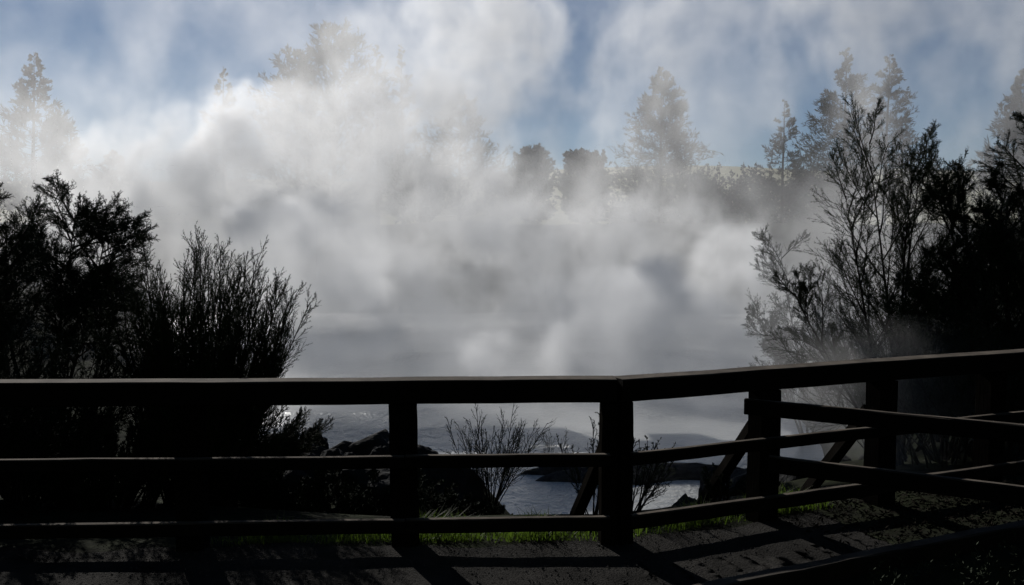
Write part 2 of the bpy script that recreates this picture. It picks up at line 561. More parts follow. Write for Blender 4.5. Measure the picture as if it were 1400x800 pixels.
def fan(n, rng, spread, cx=0.0, cyy=0.0, rad=0.1):
    """n starting points and directions fanning upwards"""
    a = rng.uniform(0, 6.283, n)
    th = np.radians(spread) * np.sqrt(rng.uniform(0, 1, n))
    d = np.stack([np.sin(th) * np.cos(a) + cx, np.sin(th) * np.sin(a) + cyy, np.cos(th)], -1)
    p = np.stack([rad * np.cos(a) * rng.uniform(0, 1, n), rad * np.sin(a) * rng.uniform(0, 1, n), np.zeros(n)], -1)
    return p, d

def ground_at(x, y):
    return float(near_side(np.array(x), np.array(y), ground_z(x, y)))

# --- broom-like shrub: many upright feathery shoots
def broom(name, loc, n, length, spread, seed, label, cat='shrub', lean=(0, 0), k2=20, k3=5, leaf=0.022, lm=13, group=None, rad=0.15, m='leaf', up=0.08, extra=None, lw=0.0045, tw=1.0, r2=.24, dome=False, sr=.011):
    rng = np.random.RandomState(seed)
    p, d = fan(n, rng, spread, lean[0], lean[1], rad)
    L = length * rng.uniform(0.7, 1.08, n)
    if extra is not None:            # extra shoots: list of (direction, length)
        p = np.concatenate([p, np.zeros((len(extra), 3))])
        d = np.concatenate([d, np.array([e[0] for e in extra], float)])
        L = np.concatenate([L, np.array([e[1] for e in extra])])
    L = L * (1.12 - .5 * np.linalg.norm(d[:, :2], axis=1) ** 1.5) if dome else L
    P0 = integrate(p, d, L, 9, up * .35, 0.035, rng)
    P1, L1 = children(P0, L, k2, 0.22, 1.0, 27, 7, r2, 5, up * .6, 0.028, rng, lambda t: 1.2 - 0.8 * t)
    geo_f = [tubes(P1, 0.0028 * tw, 0.0012 * tw, 3)]
    if k3:
        P2, L2 = children(P1, L1, k3, 0.15, 1.0, 28, 8, 0.45, 3, up * .5, 0.03, rng)
        geo_f.append(tubes(P2, 0.0016 * tw, 0.0008 * tw, 3))
        geo_f.append(leaves(P2, lm, 0.05, 1.0, leaf, lw, 32, rng))
    geo_f.append(leaves(P1, lm, 0.1, 1.0, leaf, lw, 32, rng))
    return assemble(name, loc, [('stems', [tubes(P0, sr, .003 if sr > .01 else .0022, 4)], M['bark']), ('foliage', geo_f, M[m])], label, cat, group)

# --- small open tree: trunks, limbs, branches, feathery twigs
def tree(name, loc, trunks, seed, label, cat='tree', k1=9, k2=8, k3=7, r1=0.55, r2=0.45, r3=0.4, leaf=0.026, lw=0.0055, lm=16, up=0.06, t1=0.25, ang=40, group=None, m='leaf', trad=0.035, flat=None, a2=38):
    rng = np.random.RandomState(seed)
    d = np.array([t[0] for t in trunks], float)
    L = np.array([t[1] for t in trunks], float)
    P0 = integrate(np.zeros((len(trunks), 3)), d, L, 12, 0.03, 0.05, rng)
    P1, L1 = children(P0, L, k1, t1, 1.0, ang, 8, r1, 8, up, 0.05, rng, lambda t: 1.25 - 0.8 * t, flat)
    P2, L2 = children(P1, L1, k2, 0.15, 1.0, a2, 9, r2, 6, up, 0.045, rng, None, flat)
    P3, L3 = children(P2, L2, k3, 0.1, 1.0, 32, 8, r3, 4, up * .7, 0.04, rng)
    wood = [tubes(P1, trad * .36, trad * .08, 4)]
    crown = [tubes(P2, trad * .14, trad * .05, 3), tubes(P3, 0.0022, 0.001, 3), leaves(P3, lm, 0.05, 1.0, leaf, lw, 42, rng), leaves(P2, lm * 2, 0.2, 1.0, leaf, lw, 42, rng)]
    return assemble(name, loc, [('trunk', [tubes(P0, trad, trad * .12, 7)], M['bark']), ('limbs', wood, M['bark']), ('crown', crown, M[m])], label, cat, group)

# --- conifer
def conifer(name, top, zbase, halfw, seed, label, group=None, k=90, kk=9, lm=12, leaf=0.24, lw=0.05, ang=78, up=0.04, shape=1.0, t0=0.06, m='needle', rounded=False):
    rng = np.random.RandomState(seed)
    h = top.z - zbase
    P0 = integrate(np.zeros((1, 3)), np.array([[0, 0, 1.0]]), np.array([h]), 14, 0.2, 0.012, rng)
    P0 = P0 * (h / P0[0, -1, 2])
    if rounded:
        prof = lambda t: np.sqrt(np.clip(1.0 - (2 * t - .75) ** 2 / 1.7, 0, 1)) + .05
    else:
        prof = lambda t: (np.clip(1.0 - t, 0, 1) ** shape) * np.clip(0.55 + t * 2.5, 0, 1) + 0.03
    P1, L1 = children(P0, np.array([halfw]), k, t0, 0.99, ang, 8, 1.05, 6, up, 0.05, rng, prof)
    P2, L2 = children(P1, L1, kk, 0.25, 1.0, 40, 10, 0.32, 3, up * 1.6, 0.06, rng, lambda t: 1.25 - .6 * t)
    sz = np.clip(.10 + .16 * L1, .1, leaf * 1.3) if not rounded else np.full(len(L1), leaf)
    crown = [tubes(P1, 0.008 + .008 * L1, 0.006, 3), tubes(P2, 0.010, 0.005, 3),
             leaves(P2, lm, 0.1, 1.05, np.repeat(sz, kk), lw, 34, rng, up=.15), leaves(P1, lm * 2, 0.3, 1.0, sz, lw, 40, rng, up=.15)]
    P0t = P0[:, 11:]
    crown.append(leaves(P0t, 30, 0.0, 1.02, .16, lw, 35, rng))
    return assemble(name, (top.x, top.y, zbase), [('trunk', [tubes(P0, h * .012 + .04, 0.012, 7)], M['bark']), ('crown', crown, M[m])], label, 'conifer' if name == 'conifer' else 'tree', group)

def far_conifer(px, py, Y, hw_px, seed, label, zb=None, **kw):
    k = 1.5                      # the trees stand well back behind the steam
    Y, kw['leaf'], kw['lw'] = Y * k, kw.get('leaf', .24) * 1.4, kw.get('lw', .05) * 1.4
    t = at(px, py, Y)
    zb = ground_at(t.x, t.y) - .2 if zb is None else zb
    return conifer('broad_tree' if kw.get('rounded') else 'conifer', t, zb, hw_px * Y / F, seed, label, **kw)

FC = 'conifers beyond the lake'
far_conifer(38, 72, 42, 78, 101, 'tall pointed conifer in mist rising behind the dark fluffy-crowned tree', group=FC, k=120)
far_conifer(92, 168, 52, 60, 102, 'small mist-veiled conifer beside the tall pointed one above dark bushes', group=FC)
far_conifer(155, 205, 56, 60, 103, 'low mist-veiled conifer, lowest of three above the dark bushes', group=FC)
far_conifer(303, 92, 62, 60, 104, 'faint lone conifer top showing through a steam veil', group=FC)
far_conifer(455, 38, 54, 125, 105, 'big broad ragged pine crown rising out of thick steam', group=FC, k=150, kk=12, shape=.62, up=.06, ang=72)
far_conifer(405, 68, 56, 85, 115, 'ragged pine standing close against the big broad pine crown', group=FC, k=120, kk=11, shape=.65, up=.06, ang=72)
far_conifer(514, 62, 57, 62, 106, 'pine with dark tip between the big broad pine and a slender tip', group=FC, k=100, up=.06, ang=72)
far_conifer(551, 60, 59, 48, 107, 'slender dark pine tip at the end of the ragged pine group', group=FC, up=.06, ang=72)
far_conifer(628, 132, 60, 80, 108, 'broad conifer almost lost in steam beside the clear blue gap', group=FC, k=130, shape=.7)
far_conifer(905, 92, 60, 80, 109, 'large full conifer rising alone against blue sky above the pale hill', group=FC, k=190, kk=11, shape=.9, up=.03, ang=78)
far_conifer(1072, 136, 60, 44, 110, 'slim open-branched conifer with gaps standing over the small conifer row', group=FC, k=62, up=.04, ang=78, lm=10, shape=.9)
far_conifer(1160, 66, 52, 82, 111, 'tall pointed conifer behind the feathery bare-stemmed tree', group=FC, k=130, up=.03, shape=1.0)
far_conifer(1213, 74, 60, 82, 112, 'paler tall conifer overlapping the pointed one behind the feathery tree', group=FC, k=130, up=.03, shape=1.0)
far_conifer(1402, 92, 40, 75, 113, 'grey conifer rising behind the dense dark trees at the thicket end', group=FC, k=120, up=.05)
FB = 'rounded trees beyond the lake'
far_conifer(728, 212, 56, 30, 120, 'narrower of two rounded dark trees in front of the pale hill', group=FB, rounded=True, up=.06, ang=58, k=130, kk=10, leaf=.24, lw=.11, t0=.02)
far_conifer(800, 220, 57, 37, 121, 'broader of two rounded dark trees in front of the pale hill', group=FB, rounded=True, up=.06, ang=58, k=150, kk=11, leaf=.24, lw=.11, t0=.02)
far_conifer(688, 246, 66, 26, 122, 'small pale tree beside the narrower rounded tree, fading in steam', group=FB, rounded=True, up=.06, ang=58, t0=.02)
far_conifer(575, 232, 50, 45, 123, 'rounded dark tree hidden in the thick of the steam', group=FB, rounded=True, up=.06, ang=58, leaf=.24, lw=.11, t0=.02)
rr = random.Random(4)
for j, px in enumerate((968, 985, 1000, 1018, 1035, 1052, 1092, 1108, 1124, 1140)):
    far_conifer(px, 226 + rr.uniform(-6, 8), 66 + rr.uniform(-2, 2), 13 + rr.uniform(-2, 4), 140 + j,
                'small dark conifer in the low row below the slim open-branched one', group='row of small conifers', k=50, kk=6, lm=8, shape=.7, leaf=.2)
# dark scrub filling the far bank under the conifers
def scrub(name, x0, x1, top0, top1, Y, n, seed, label):
    rng = np.random.RandomState(seed)
    px = rng.uniform(x0, x1, n)
    pts = []
    for x in px:
        tp = top0 + (top1 - top0) * (x - x0) / (x1 - x0) + 10 * math.sin(x * .09) + 6 * math.sin(x * .23)
        y = rng.uniform(tp, 330)
        pts.append(at(x, y, Y + rng.uniform(-2.5, 2.5)))
    P = np.array([tuple(p) for p in pts])
    seg = np.stack([P, P + rng.normal(0, .25, P.shape) + np.array([0, 0, .3])], 1)
    g = [leaves(seg, 14, 0, 1, .42, .16, 60, rng, jitter=.35)]
    b = P.mean(0); b[2] = P[:, 2].min()
    root = empty(name, b)
    tag(root, label, 'scrub')
    v, q = merge(g)
    root2 = link('foliage', np_mesh('foliage', v - b, [q], M['needle']), root)
    root2['kind'] = 'stuff'
    return root
scrub('scrub_thicket', 930, 1150, 262, 240, 95, 1500, 201, 'dark scrub thicket under the small conifer row beyond the lake')
scrub('scrub_thicket', 840, 960, 270, 262, 93, 700, 202, 'dark scrub at the foot of the large full conifer')

# near plants on the left
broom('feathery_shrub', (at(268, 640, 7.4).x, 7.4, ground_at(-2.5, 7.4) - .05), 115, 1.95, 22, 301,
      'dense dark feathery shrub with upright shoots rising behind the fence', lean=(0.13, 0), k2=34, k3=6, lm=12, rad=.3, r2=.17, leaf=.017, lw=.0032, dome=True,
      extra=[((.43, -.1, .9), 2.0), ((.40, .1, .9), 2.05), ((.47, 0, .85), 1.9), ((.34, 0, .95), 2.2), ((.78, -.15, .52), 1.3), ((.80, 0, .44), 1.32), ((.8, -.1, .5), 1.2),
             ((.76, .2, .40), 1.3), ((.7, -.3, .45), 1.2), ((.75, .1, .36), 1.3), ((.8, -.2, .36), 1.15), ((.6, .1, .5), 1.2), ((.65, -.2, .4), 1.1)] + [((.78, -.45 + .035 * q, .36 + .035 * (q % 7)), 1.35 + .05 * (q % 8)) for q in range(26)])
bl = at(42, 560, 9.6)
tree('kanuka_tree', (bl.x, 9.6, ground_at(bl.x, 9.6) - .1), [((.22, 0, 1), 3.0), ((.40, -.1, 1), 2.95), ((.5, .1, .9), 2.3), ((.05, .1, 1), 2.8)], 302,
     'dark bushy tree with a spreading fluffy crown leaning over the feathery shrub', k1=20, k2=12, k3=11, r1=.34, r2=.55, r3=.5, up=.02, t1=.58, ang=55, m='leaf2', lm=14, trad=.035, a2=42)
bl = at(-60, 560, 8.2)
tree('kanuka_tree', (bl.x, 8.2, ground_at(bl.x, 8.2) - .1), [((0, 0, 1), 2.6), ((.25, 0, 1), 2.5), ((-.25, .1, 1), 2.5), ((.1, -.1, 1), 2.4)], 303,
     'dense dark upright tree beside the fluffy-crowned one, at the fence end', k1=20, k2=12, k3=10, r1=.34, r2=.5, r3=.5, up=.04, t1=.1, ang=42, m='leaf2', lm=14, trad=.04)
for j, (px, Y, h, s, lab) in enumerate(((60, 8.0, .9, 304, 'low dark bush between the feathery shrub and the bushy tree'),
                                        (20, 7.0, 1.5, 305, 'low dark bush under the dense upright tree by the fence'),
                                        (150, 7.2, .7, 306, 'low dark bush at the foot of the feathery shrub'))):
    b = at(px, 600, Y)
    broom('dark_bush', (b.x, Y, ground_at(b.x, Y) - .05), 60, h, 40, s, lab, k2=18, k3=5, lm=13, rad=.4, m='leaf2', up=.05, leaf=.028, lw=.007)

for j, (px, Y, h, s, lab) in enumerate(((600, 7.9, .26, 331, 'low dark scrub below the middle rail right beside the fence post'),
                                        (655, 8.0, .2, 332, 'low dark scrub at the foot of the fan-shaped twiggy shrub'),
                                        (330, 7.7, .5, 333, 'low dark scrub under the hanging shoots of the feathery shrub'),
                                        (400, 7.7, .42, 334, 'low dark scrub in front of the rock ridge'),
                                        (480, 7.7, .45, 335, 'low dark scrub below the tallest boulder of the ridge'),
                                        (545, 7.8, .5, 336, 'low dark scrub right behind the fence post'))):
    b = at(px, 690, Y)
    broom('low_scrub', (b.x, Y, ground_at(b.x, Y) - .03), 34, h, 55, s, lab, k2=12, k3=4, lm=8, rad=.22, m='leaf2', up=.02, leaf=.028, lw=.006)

# near plants on the right
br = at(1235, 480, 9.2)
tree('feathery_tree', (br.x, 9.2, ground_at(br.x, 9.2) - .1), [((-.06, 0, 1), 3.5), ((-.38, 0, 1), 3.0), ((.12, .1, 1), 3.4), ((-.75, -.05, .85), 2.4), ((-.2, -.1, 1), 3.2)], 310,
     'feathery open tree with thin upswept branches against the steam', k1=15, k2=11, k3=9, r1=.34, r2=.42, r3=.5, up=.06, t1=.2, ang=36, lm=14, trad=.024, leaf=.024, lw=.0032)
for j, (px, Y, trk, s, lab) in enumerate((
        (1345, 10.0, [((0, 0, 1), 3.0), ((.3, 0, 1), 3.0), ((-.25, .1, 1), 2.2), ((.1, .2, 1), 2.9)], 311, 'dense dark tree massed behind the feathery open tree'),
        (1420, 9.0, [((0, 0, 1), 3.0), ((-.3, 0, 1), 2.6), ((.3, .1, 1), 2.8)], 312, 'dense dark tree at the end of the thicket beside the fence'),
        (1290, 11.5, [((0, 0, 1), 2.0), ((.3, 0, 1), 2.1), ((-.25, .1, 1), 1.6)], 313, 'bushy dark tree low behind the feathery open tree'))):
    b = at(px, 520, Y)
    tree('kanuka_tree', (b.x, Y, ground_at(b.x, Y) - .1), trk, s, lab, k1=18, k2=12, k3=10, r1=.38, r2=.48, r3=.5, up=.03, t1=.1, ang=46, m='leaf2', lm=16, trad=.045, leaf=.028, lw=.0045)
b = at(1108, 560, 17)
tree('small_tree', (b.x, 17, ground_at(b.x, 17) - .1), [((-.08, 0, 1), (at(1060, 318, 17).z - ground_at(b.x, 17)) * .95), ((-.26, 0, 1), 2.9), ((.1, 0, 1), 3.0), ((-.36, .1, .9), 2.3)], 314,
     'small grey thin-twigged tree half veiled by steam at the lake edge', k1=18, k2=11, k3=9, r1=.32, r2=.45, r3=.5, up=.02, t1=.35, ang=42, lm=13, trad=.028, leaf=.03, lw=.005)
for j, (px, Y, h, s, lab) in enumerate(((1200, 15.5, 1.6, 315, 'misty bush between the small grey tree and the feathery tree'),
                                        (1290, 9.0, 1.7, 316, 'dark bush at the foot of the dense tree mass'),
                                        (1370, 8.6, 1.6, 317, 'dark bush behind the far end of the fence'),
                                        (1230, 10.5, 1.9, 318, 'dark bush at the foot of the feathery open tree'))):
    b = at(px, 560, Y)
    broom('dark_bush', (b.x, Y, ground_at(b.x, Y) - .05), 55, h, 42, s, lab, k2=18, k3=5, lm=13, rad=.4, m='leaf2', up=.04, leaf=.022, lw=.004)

# twiggy shrubs between fence and lake
def hit(px, py):
    """where the sight line through a photograph pixel meets the ground"""
    for k in range(700):
        Y = 5.6 + k * .02
        p = at(px, py, Y)
        if p.z <= ground_at(p.x, p.y):
            return p
    return p
def twiggy(px, py_top, py_base, n, spread, seed, label, lean=(0, 0), lm=2, k3=4, k2=9, leaf=.016):
    b = hit(px, py_base)
    h = at(px, py_top, b.y).z - b.z
    return broom('twiggy_shrub', (b.x, b.y, b.z - .03), n, h * .95, spread, seed, label, k2=k2, k3=k3, lm=lm, leaf=leaf, rad=.06, lean=lean, up=.02, tw=1.1, sr=.0055)
twiggy(672, 552, 690, 26, 38, 320, 'bare fan-shaped twiggy shrub by the water beside the fence post', k2=13)
twiggy(752, 592, 700, 20, 28, 321, 'leafy dark twiggy shrub between the fan-shaped one and the double post', lm=9, k2=14)
twiggy(812, 560, 705, 12, 24, 322, 'tall sparse twiggy shrub standing behind the double fence post', lm=7)
twiggy(862, 572, 705, 14, 30, 323, 'sparse twiggy shrub reaching over the water past the double post', lean=(.12, 0), lm=5)
twiggy(985, 632, 700, 10, 18, 324, 'short spiky shrub on the rocks by the raking brace', lm=9)

# ------------------------------------------------------------------ rocks
def rock_mesh(seed, s):
    import bmesh
    bm = bmesh.new()
    bmesh.ops.create_icosphere(bm, subdivisions=4, radius=1.0)
    r = np.random.RandomState(seed)
    ks = [(r.normal(0, 1, 3) * f, r.uniform(0, 6.28), a) for f, a in [(1.3, .14), (1.6, .14), (2.6, .08), (3.2, .07), (5, .035), (6.5, .03), (10, .016), (13, .012)]]
    planes = [(norm(r.normal(0, 1, 3) * np.array([1, 1, .8])), r.uniform(.6, .88)) for _ in range(12)]
    for v in bm.verts:
        p = np.array(v.co)
        d = 1 + sum(a * math.sin(float(k @ p) + ph) for k, ph, a in ks)
        p = p * d
        for n_, lim in planes:
            e = float(p @ n_) - lim
            if e > 0: p = p - n_ * e * .93
        p = p * (1 + sum(a * .5 * math.sin(float(k @ p) * 1.7 + ph) for k, ph, a in ks[4:]))
        v.co = Vector(p * np.array(s))
    me = bpy.data.meshes.new('rock')
    bm.to_mesh(me); bm.free()
    for f in me.polygons: f.use_smooth = False
    me.materials.append(M['rock'])
    return me
RG = 'boulders on the lake bank'
def rock(px, py_top, Y, sx, sz, seed, label, sy=None, rz=0):
    t = at(px, py_top, Y)
    o = link('boulder', rock_mesh(seed, (sx, sy or sx * .8, sz)), None, (t.x, Y, t.z - sz * .75))
    o.rotation_euler = (0, 0, rz)
    return tag(o, label, 'rock', RG)
rock(345, 608, 8.9, .42, .28, 401, 'low rounded boulder nearest the feathery shrub in the dark rock ridge')
rock(398, 598, 9.0, .42, .3, 402, 'dark boulder beside the low rounded one in the rock ridge')
rock(430, 597, 9.2, .17, .26, 403, 'narrow upright boulder at the notch of the dark rock ridge')
rock(458, 612, 9.0, .3, .26, 404, 'small boulder in the dip of the dark rock ridge')
rock(505, 595, 9.0, .36, .34, 405, 'tallest squarish boulder of the dark rock ridge by the fence post')
rock(545, 604, 9.0, .34, .34, 406, 'boulder hidden behind the fence post in the dark rock ridge')
rock(580, 618, 8.9, .24, .26, 407, 'end boulder sloping down from the rock ridge past the fence post')
rock(400, 640, 7.9, .34, .28, 408, 'wide dark boulder in front of the rock ridge, below the middle rail')
rock(510, 645, 7.9, .36, .3, 409, 'wide dark boulder below the middle rail, against the fence post')
rock(620, 650, 8.5, .32, .3, 410, 'dark sloping boulder below the middle rail near the fan-shaped shrub')
rock(305, 630, 8.2, .4, .4, 411, 'wide dark boulder under the hanging shoots of the feathery shrub')
rock(985, 640, 10.2, .32, .5, 412, 'pointed boulder at the water beside the raking brace')
rock(1040, 655, 9.6, .5, .4, 413, 'boulder behind the post where the barrier meets the fence')
rock(1100, 648, 9.8, .42, .36, 414, 'low boulder between the barrier rails, lakeside of the fence')
rock(1152, 622, 10.6, .17, .2, 415, 'small round stone, one of a pair seen under the barrier rail')
rock(1182, 624, 10.5, .16, .2, 416, 'small squarish stone beside the round one under the barrier rail')
rock(1180, 642, 9.4, .5, .3, 417, 'flat dark boulder in front of the pair of small stones')
rock(940, 680, 9.6, .22, .3, 418, 'small dark rock low at the water edge by the pointed boulder')
rq = random.Random(12)
for q in range(12):
    px = 300 + 25 * q + rq.uniform(-8, 8)
    rock(px, 618 + rq.uniform(-6, 14) + (12 if px > 540 else 0), 8.6 + rq.uniform(-.3, .3), rq.uniform(.1, .2), rq.uniform(.12, .2), 450 + q, 'small rough stone heaped along the front of the dark rock ridge', rz=rq.uniform(0, 6))
# gravel bar in the water
bar_c = at(860, 655, 14.6)
ux = np.linspace(0, 2 * math.pi, 64, endpoint=False)
rngb = np.random.RandomState(8)
rings = []
for k, (sc_, z) in enumerate(((1.0, -.25), (.9, .02), (.7, .12), (.4, .17), (0.05, .19))):
    rr_ = 1 + .18 * np.sin(ux * 3 + 1) + .10 * np.sin(ux * 7) + .05 * np.sin(ux * 15) + rngb.normal(0, .02, 64)
    rings.append(np.stack([2.0 * sc_ * rr_ * np.cos(ux), .55 * sc_ * rr_ * np.sin(ux), z + rngb.normal(0, .02, 64)], -1))
Vb = np.concatenate(rings); ii = np.arange(64)
qb = np.concatenate([np.stack([ii + 64 * k, (ii + 1) % 64 + 64 * k, (ii + 1) % 64 + 64 * (k + 1), ii + 64 * (k + 1)], -1) for k in range(4)])
tag(link('gravel_bar', np_mesh('gravel_bar', Vb, [qb], M['rock'], True), None, (bar_c.x, bar_c.y, WATER_Z)), kind='structure')

# ------------------------------------------------------------------ grass behind the fence
def grass(n, seed):
    r = np.random.RandomState(seed)
    x = r.uniform(-1.9, 2.3, n)
    clump = .5 + .5 * np.sin(x * 5.1 + 1) * np.sin(x * 2.3) + .3 * np.sin(x * 11)
    keep = r.uniform(0, 1, n) < np.clip(.22 + .6 * clump, .15, 1)
    x = x[keep]; n = len(x); clump = clump[keep]
    y = fence_y(x) + .03 + .55 * r.beta(1.2, 1.8, n)
    z = ground_z(x, y)
    h = (.035 + .15 * r.uniform(0, 1, n) ** 2.5) * (.5 + .7 * np.clip(clump, 0, 1))
    a = r.uniform(0, 6.28, n)
    lean = r.uniform(.2, 1.0, n)
    dx, dy = np.cos(a) * lean * h, np.sin(a) * lean * h
    b = a + 1.57
    wd = .0032
    wx, wy = np.cos(b) * wd, np.sin(b) * wd
    p = np.stack([x, y, z - .01], -1)
    w_ = np.stack([wx, wy, 0 * wx], -1)
    mid = p + np.stack([dx * .35, dy * .35, h * .65], -1)
    tip = p + np.stack([dx, dy, h * .95], -1)
    V = np.stack([p - w_, p + w_, mid + w_ * .8, mid - w_ * .8, tip], 1).reshape(-1, 3)
    o = 5 * np.arange(n)[:, None]
    q = o + np.array([[0, 1, 2, 3]])
    t = o + np.array([[3, 2, 4]])
    return np_mesh('grass', V, [q, t], M['grass'])
tag(link('grass', grass(15000, 9)), 'bright green grass strip under the bottom rail of the fence', 'grass', kind='stuff')
def weeds(n, seed):
    r = np.random.RandomState(seed)
    x = r.uniform(2.0, 4.2, n)
    y = 4.5 + .46 * (x - 1.18) - r.uniform(0, .8, n)
    P = np.stack([x, y, near_side(x, y, ground_z(x, y))], -1)
    seg = np.stack([P, P + np.array([0, 0, .06]) + r.normal(0, .03, P.shape)], 1)
    v, q = leaves(seg, 9, 0, 1, .03, .009, 60, r)
    return np_mesh('weeds', v, [q], M['leaf2'])
tag(link('weeds', weeds(500, 10)), 'low dark weeds growing below the timber kerb', 'weeds', kind='stuff')

def litter(n, seed):  # litter and bare soil also put the shade at this end into the colour
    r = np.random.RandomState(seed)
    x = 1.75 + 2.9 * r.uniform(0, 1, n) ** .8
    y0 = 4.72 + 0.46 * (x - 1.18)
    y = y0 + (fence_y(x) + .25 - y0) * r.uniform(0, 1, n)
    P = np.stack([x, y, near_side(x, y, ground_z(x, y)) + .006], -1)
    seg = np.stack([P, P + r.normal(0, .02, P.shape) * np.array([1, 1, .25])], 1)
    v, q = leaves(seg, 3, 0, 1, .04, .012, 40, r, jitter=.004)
    return np_mesh('shade_litter', v, [q], M['litter'])
tag(link('shade_litter', litter(2600, 11)), 'leaf litter laid partly as painted shade over the path beyond the barrier', 'leaf litter', kind='stuff')

# ------------------------------------------------------------------ steam over the hot lake
# (pixel x, pixel y, distance, radius across, radius deep, radius high, strength)
THICK = [
    # far bank of steam against the trees
    (110, 250, 43, 8.0, 3, 3.6, 1.1),
    (230, 240, 44, 8.0, 3, 4.4, 1.3),
    (330, 200, 44, 6.5, 3, 4.4, 1.2),
    (430, 245, 45, 8.5, 3.5, 6.0, 1.4),
    (470, 165, 46, 7.0, 3, 4.0, 1.15),
    (580, 245, 46, 9.5, 3.5, 6.4, 1.35),
    (590, 130, 45, 5.5, 3, 5.6, 1.3),
    (650, 50, 45, 5.0, 3, 6.0, 1.3),
    (740, 20, 45, 4.5, 3, 5.0, 1.05),
    (590, -20, 46, 6.0, 3, 5.0, 1.1),
    (700, 330, 44, 9.0, 3.5, 4.8, 1.25),
    (830, 370, 43, 8.0, 3, 4.6, 1.3),
    (970, 350, 43, 8.0, 3, 4.2, 1.2),
    (1070, 370, 38, 6.0, 3, 3.6, 1.1),
    (650, 430, 40, 14.0, 3, 4.0, 1.3),
    (350, 400, 40, 8.0, 3, 5.0, 1.4),
    (240, 330, 42, 9.0, 3, 4.2, 1.4),
    (520, 450, 38, 11.0, 3, 3.0, 1.7),
    (480, 420, 31, 6.0, 2.2, 2.6, 1.3),
    (800, 455, 31, 9.0, 2.5, 2.0, 1.35),
    (160, 260, 41, 7.0, 3, 3.4, 1.3),
    (800, 450, 37, 10.0, 3, 2.6, 1.5),
    (980, 440, 36, 9.0, 3, 3.2, 1.2),
    # nearer puffs over the water
    (440, 325, 28, 2.9, 2.2, 2.6, 1.45),
    (370, 400, 29, 2.6, 2, 2.6, 1.3),
    (550, 380, 31, 3.0, 2.2, 2.6, 1.2),
    (630, 320, 32, 2.6, 2, 2.4, 1.15),
    (855, 430, 25, 1.9, 1.8, 1.5, 1.5),
    (760, 430, 28, 2.6, 2, 1.9, 1.2),
    (970, 420, 28, 3.0, 2, 2.0, 1.2),
    (475, 485, 21, 1.9, 1.8, 1.5, 1.35),
    (560, 470, 25, 2.4, 2, 1.6, 1.25),
    (660, 485, 24, 2.6, 2, 1.4, 1.25),
    (780, 495, 23, 2.6, 2, 1.2, 1.2),
    (900, 495, 23, 2.6, 2, 1.3, 1.2),
    (1010, 490, 22, 2.4, 2, 1.4, 1.2),
    (1090, 450, 22, 2.6, 2, 1.9, 1.1),
]
PUFF = [
    # dense bright puffs close over the vents
    (440, 330, 26, 2.7, 2.0, 2.4, 1.7),
    (400, 290, 30, 2.4, 2.0, 1.8, 1.05),
    (500, 380, 28, 2.0, 1.8, 1.8, 1.05),
    (850, 435, 24, 1.9, 1.7, 1.4, 2.0),
    (905, 410, 27, 1.6, 1.6, 1.2, 1.05),
    (790, 470, 24, 1.6, 1.5, 1.0, 1.4),
    (475, 485, 20, 1.6, 1.5, 1.3, 2.0),
    (640, 475, 25, 1.8, 1.6, 1.2, 1.4),
    (300, 235, 41, 4.5, 2.5, 2.8, 1.15),
    (230, 250, 41, 4.0, 2.5, 2.4, 1.1),
    (370, 175, 42, 3.6, 2.5, 2.6, 1.1),
    (560, 120, 42, 3.6, 2.5, 3.0, 1.1),
    (680, 330, 38, 3.4, 2.5, 2.4, 1.1),
    (1010, 340, 36, 3.4, 2.5, 2.2, 1.2),
    (960, 450, 26, 2.0, 1.6, 1.2, 1.3),
]
VEIL = [
    # broad thin steam that fills the whole basin
    (600, 400, 36, 24, 9, 7.5, .7),
    (330, 280, 44, 17, 6, 7.0, .8),
    (620, 200, 45, 13, 6, 9.0, 1.0),
    (900, 360, 38, 17, 8, 6.0, 1.0),
    (700, 500, 24, 15, 8, 3.0, .9),
    # thin drifts across the sky
    (200, 50, 40, 17, 6, 8, 1.25),
    (600, 0, 42, 16, 6, 8, 1.3),
    (790, 90, 44, 6, 5, 8, 1.6),
    (980, 30, 44, 14, 6, 8, 1.3),
    (1290, 60, 44, 13, 6, 10, 2.2),
    (880, 240, 47, 11, 5, 4.4, 1.2),
    (760, 260, 48, 7, 4, 4.0, 1.5),
    (50, 220, 38, 10, 5, 5.5, 3.2),
    (450, 120, 48, 9, 4, 6, .9),
    (1150, 270, 44, 9, 5, 3.5, .8),
    # mist near the right bank and on the water
    (1090, 430, 14.5, 3.2, 2.2, 2.0, 6.0),
    (1190, 450, 10.6, 2.2, 1.0, 1.2, 4.0),
    (1300, 520, 8.0, 2.2, .8, .9, 9.0),
    (700, 545, 20, 12, 8, 1.7, 1.6),
]
SIGMA_T, SIGMA_P, SIGMA_V = 0.34, 0.75, 0.10
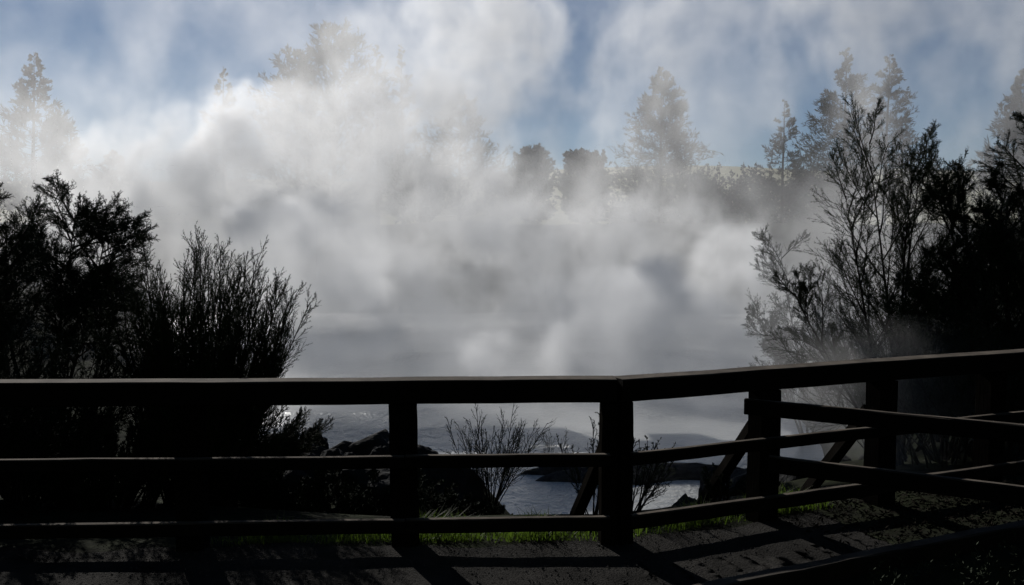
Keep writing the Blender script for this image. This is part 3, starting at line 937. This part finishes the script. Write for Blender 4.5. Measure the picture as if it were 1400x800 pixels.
def steam():
    vol = bpy.data.volumes.new('steam')
    o = bpy.data.objects.new('steam', vol)
    col.objects.link(o)
    m = bpy.data.materials.new('steam')
    m.use_nodes = True
    t = m.node_tree
    t.nodes.clear()
    out = t.nodes.new('ShaderNodeOutputMaterial')
    pv = t.nodes.new('ShaderNodeVolumePrincipled')
    pv.inputs['Color'].default_value = (0.995, 0.995, 0.995, 1)
    pv.inputs['Density'].default_value = 1.0
    pv.inputs['Anisotropy'].default_value = 0.36
    t.links.new(pv.outputs[0], out.inputs['Volume'])
    ng = bpy.data.node_groups.new('steam_density', 'GeometryNodeTree')
    ng.interface.new_socket('Geometry', in_out='INPUT', socket_type='NodeSocketGeometry')
    ng.interface.new_socket('Geometry', in_out='OUTPUT', socket_type='NodeSocketGeometry')
    N, Lk = ng.nodes, ng.links
    def math_(op, a, b=None, c=None, clamp=False):
        n = N.new('ShaderNodeMath'); n.operation = op; n.use_clamp = clamp
        for i_, v in enumerate((a, b, c)):
            if v is None: continue
            if hasattr(v, 'links'): Lk.new(v, n.inputs[i_])
            else: n.inputs[i_].default_value = v
        return n.outputs[0]
    def vmath(op, a, b):
        n = N.new('ShaderNodeVectorMath'); n.operation = op
        for i_, v in enumerate((a, b)):
            if hasattr(v, 'links'): Lk.new(v, n.inputs[i_])
            else: n.inputs[i_].default_value = v
        return n
    pos = N.new('GeometryNodeInputPosition').outputs[0]
    def noise(vec, scale, detail, rough):
        n = N.new('ShaderNodeTexNoise')
        n.inputs['Scale'].default_value = scale
        n.inputs['Detail'].default_value = detail
        n.inputs['Roughness'].default_value = rough
        Lk.new(vec, n.inputs['Vector'])
        return n
    # drifting warp so that the puffs lose their regular outline
    wn = noise(pos, 0.13, 2, .5)
    wv = vmath('SCALE', vmath('SUBTRACT', wn.outputs['Color'], (.5, .5, .5)).outputs[0], (0, 0, 0))
    wv.inputs['Scale'].default_value = 5.0
    fw = vmath('SCALE', vmath('SUBTRACT', noise(pos, 0.42, 5, .62).outputs['Color'], (.5, .5, .5)).outputs[0], (0, 0, 0))
    fw.inputs['Scale'].default_value = 4.2
    wp0 = vmath('ADD', pos, wv.outputs[0]).outputs[0]
    wp = vmath('ADD', wp0, fw.outputs[0]).outputs[0]
    def blobs(lst):
        tot = None
        for (px, py, Y, rx, ry, rz, a) in lst:
            c = at(px, py, Y)
            d = vmath('SUBTRACT', wp, tuple(c)).outputs[0]
            d = vmath('MULTIPLY', d, (1 / rx, 1 / ry, 1 / rz)).outputs[0]
            r2 = vmath('DOT_PRODUCT', d, d).outputs['Value']
            f = math_('SUBTRACT', 1.0, r2, clamp=True)
            f = math_('MULTIPLY', math_('POWER', f, 1.3), a)
            tot = f if tot is None else math_('ADD', tot, f)
        return tot
    qt = blobs(THICK)
    qv = blobs(VEIL)
    sp = vmath('MULTIPLY', wp0, (1, 1, .85)).outputs[0]
    n1 = math_('MULTIPLY_ADD', noise(sp, .24, 6, .72).outputs['Fac'], 3.0, -1.0, clamp=True)
    n2 = math_('MULTIPLY_ADD', noise(sp, .17, 6, .68).outputs['Fac'], 4.4, -1.75, clamp=True)
    def billow(scale, detail):
        return math_('ABSOLUTE', math_('MULTIPLY_ADD', noise(sp, scale, detail, .5).outputs['Fac'], 4.0, -2.0))
    puff = math_('ADD', math_('MULTIPLY', billow(.34, 1), .5), math_('MULTIPLY', billow(.9, 3), .65), clamp=True)
    n1 = math_('ADD', math_('MULTIPLY', n1, .5), math_('MULTIPLY', puff, .6))
    tear = math_('MULTIPLY_ADD', noise(vmath('MULTIPLY', wp0, (1, 1, .7)).outputs[0], .62, 6, .66).outputs['Fac'], 6.0, -2.1)
    tear = math_('MINIMUM', math_('MAXIMUM', tear, .12), 2.2)
    thick = math_('SUBTRACT', math_('MINIMUM', qt, 1.5), math_('MULTIPLY', math_('SUBTRACT', 1.0, n1), 1.5))
    thick = math_('MULTIPLY', math_('MULTIPLY', math_('MULTIPLY', thick, 1.3, clamp=True), tear), SIGMA_T)
    puffs = math_('SUBTRACT', blobs(PUFF), math_('MULTIPLY', math_('SUBTRACT', 1.0, n1), 1.1))
    puffs = math_('MULTIPLY', math_('MULTIPLY', math_('MULTIPLY', puffs, 1.8, clamp=True), math_('MAXIMUM', tear, .35)), SIGMA_P)
    thick = math_('ADD', thick, puffs)
    veil = math_('MULTIPLY', math_('MULTIPLY', math_('MULTIPLY', qv, tear), math_('MAXIMUM', math_('POWER', n2, 1.3), .06)), SIGMA_V)
    dens = math_('ADD', thick, veil)
    vc = N.new('GeometryNodeVolumeCube')
    lo, hi, vs = (-33, 8, -2.2), (33, 58, 22), .2
    vc.inputs['Min'].default_value = lo
    vc.inputs['Max'].default_value = hi
    for k, ax in enumerate('XYZ'):
        vc.inputs['Resolution ' + ax].default_value = int((hi[k] - lo[k]) / vs)
    Lk.new(dens, vc.inputs['Density'])
    sm = N.new('GeometryNodeSetMaterial')
    sm.inputs['Material'].default_value = m
    Lk.new(vc.outputs[0], sm.inputs['Geometry'])
    go = N.new('NodeGroupOutput')
    Lk.new(sm.outputs[0], go.inputs[0])
    md = o.modifiers.new('steam_density', 'NODES')
    md.node_group = ng
    vol.materials.append(m)
    return tag(o, 'billowing white steam rising from the hot lake and drifting through the trees', 'steam', kind='stuff')
steam()
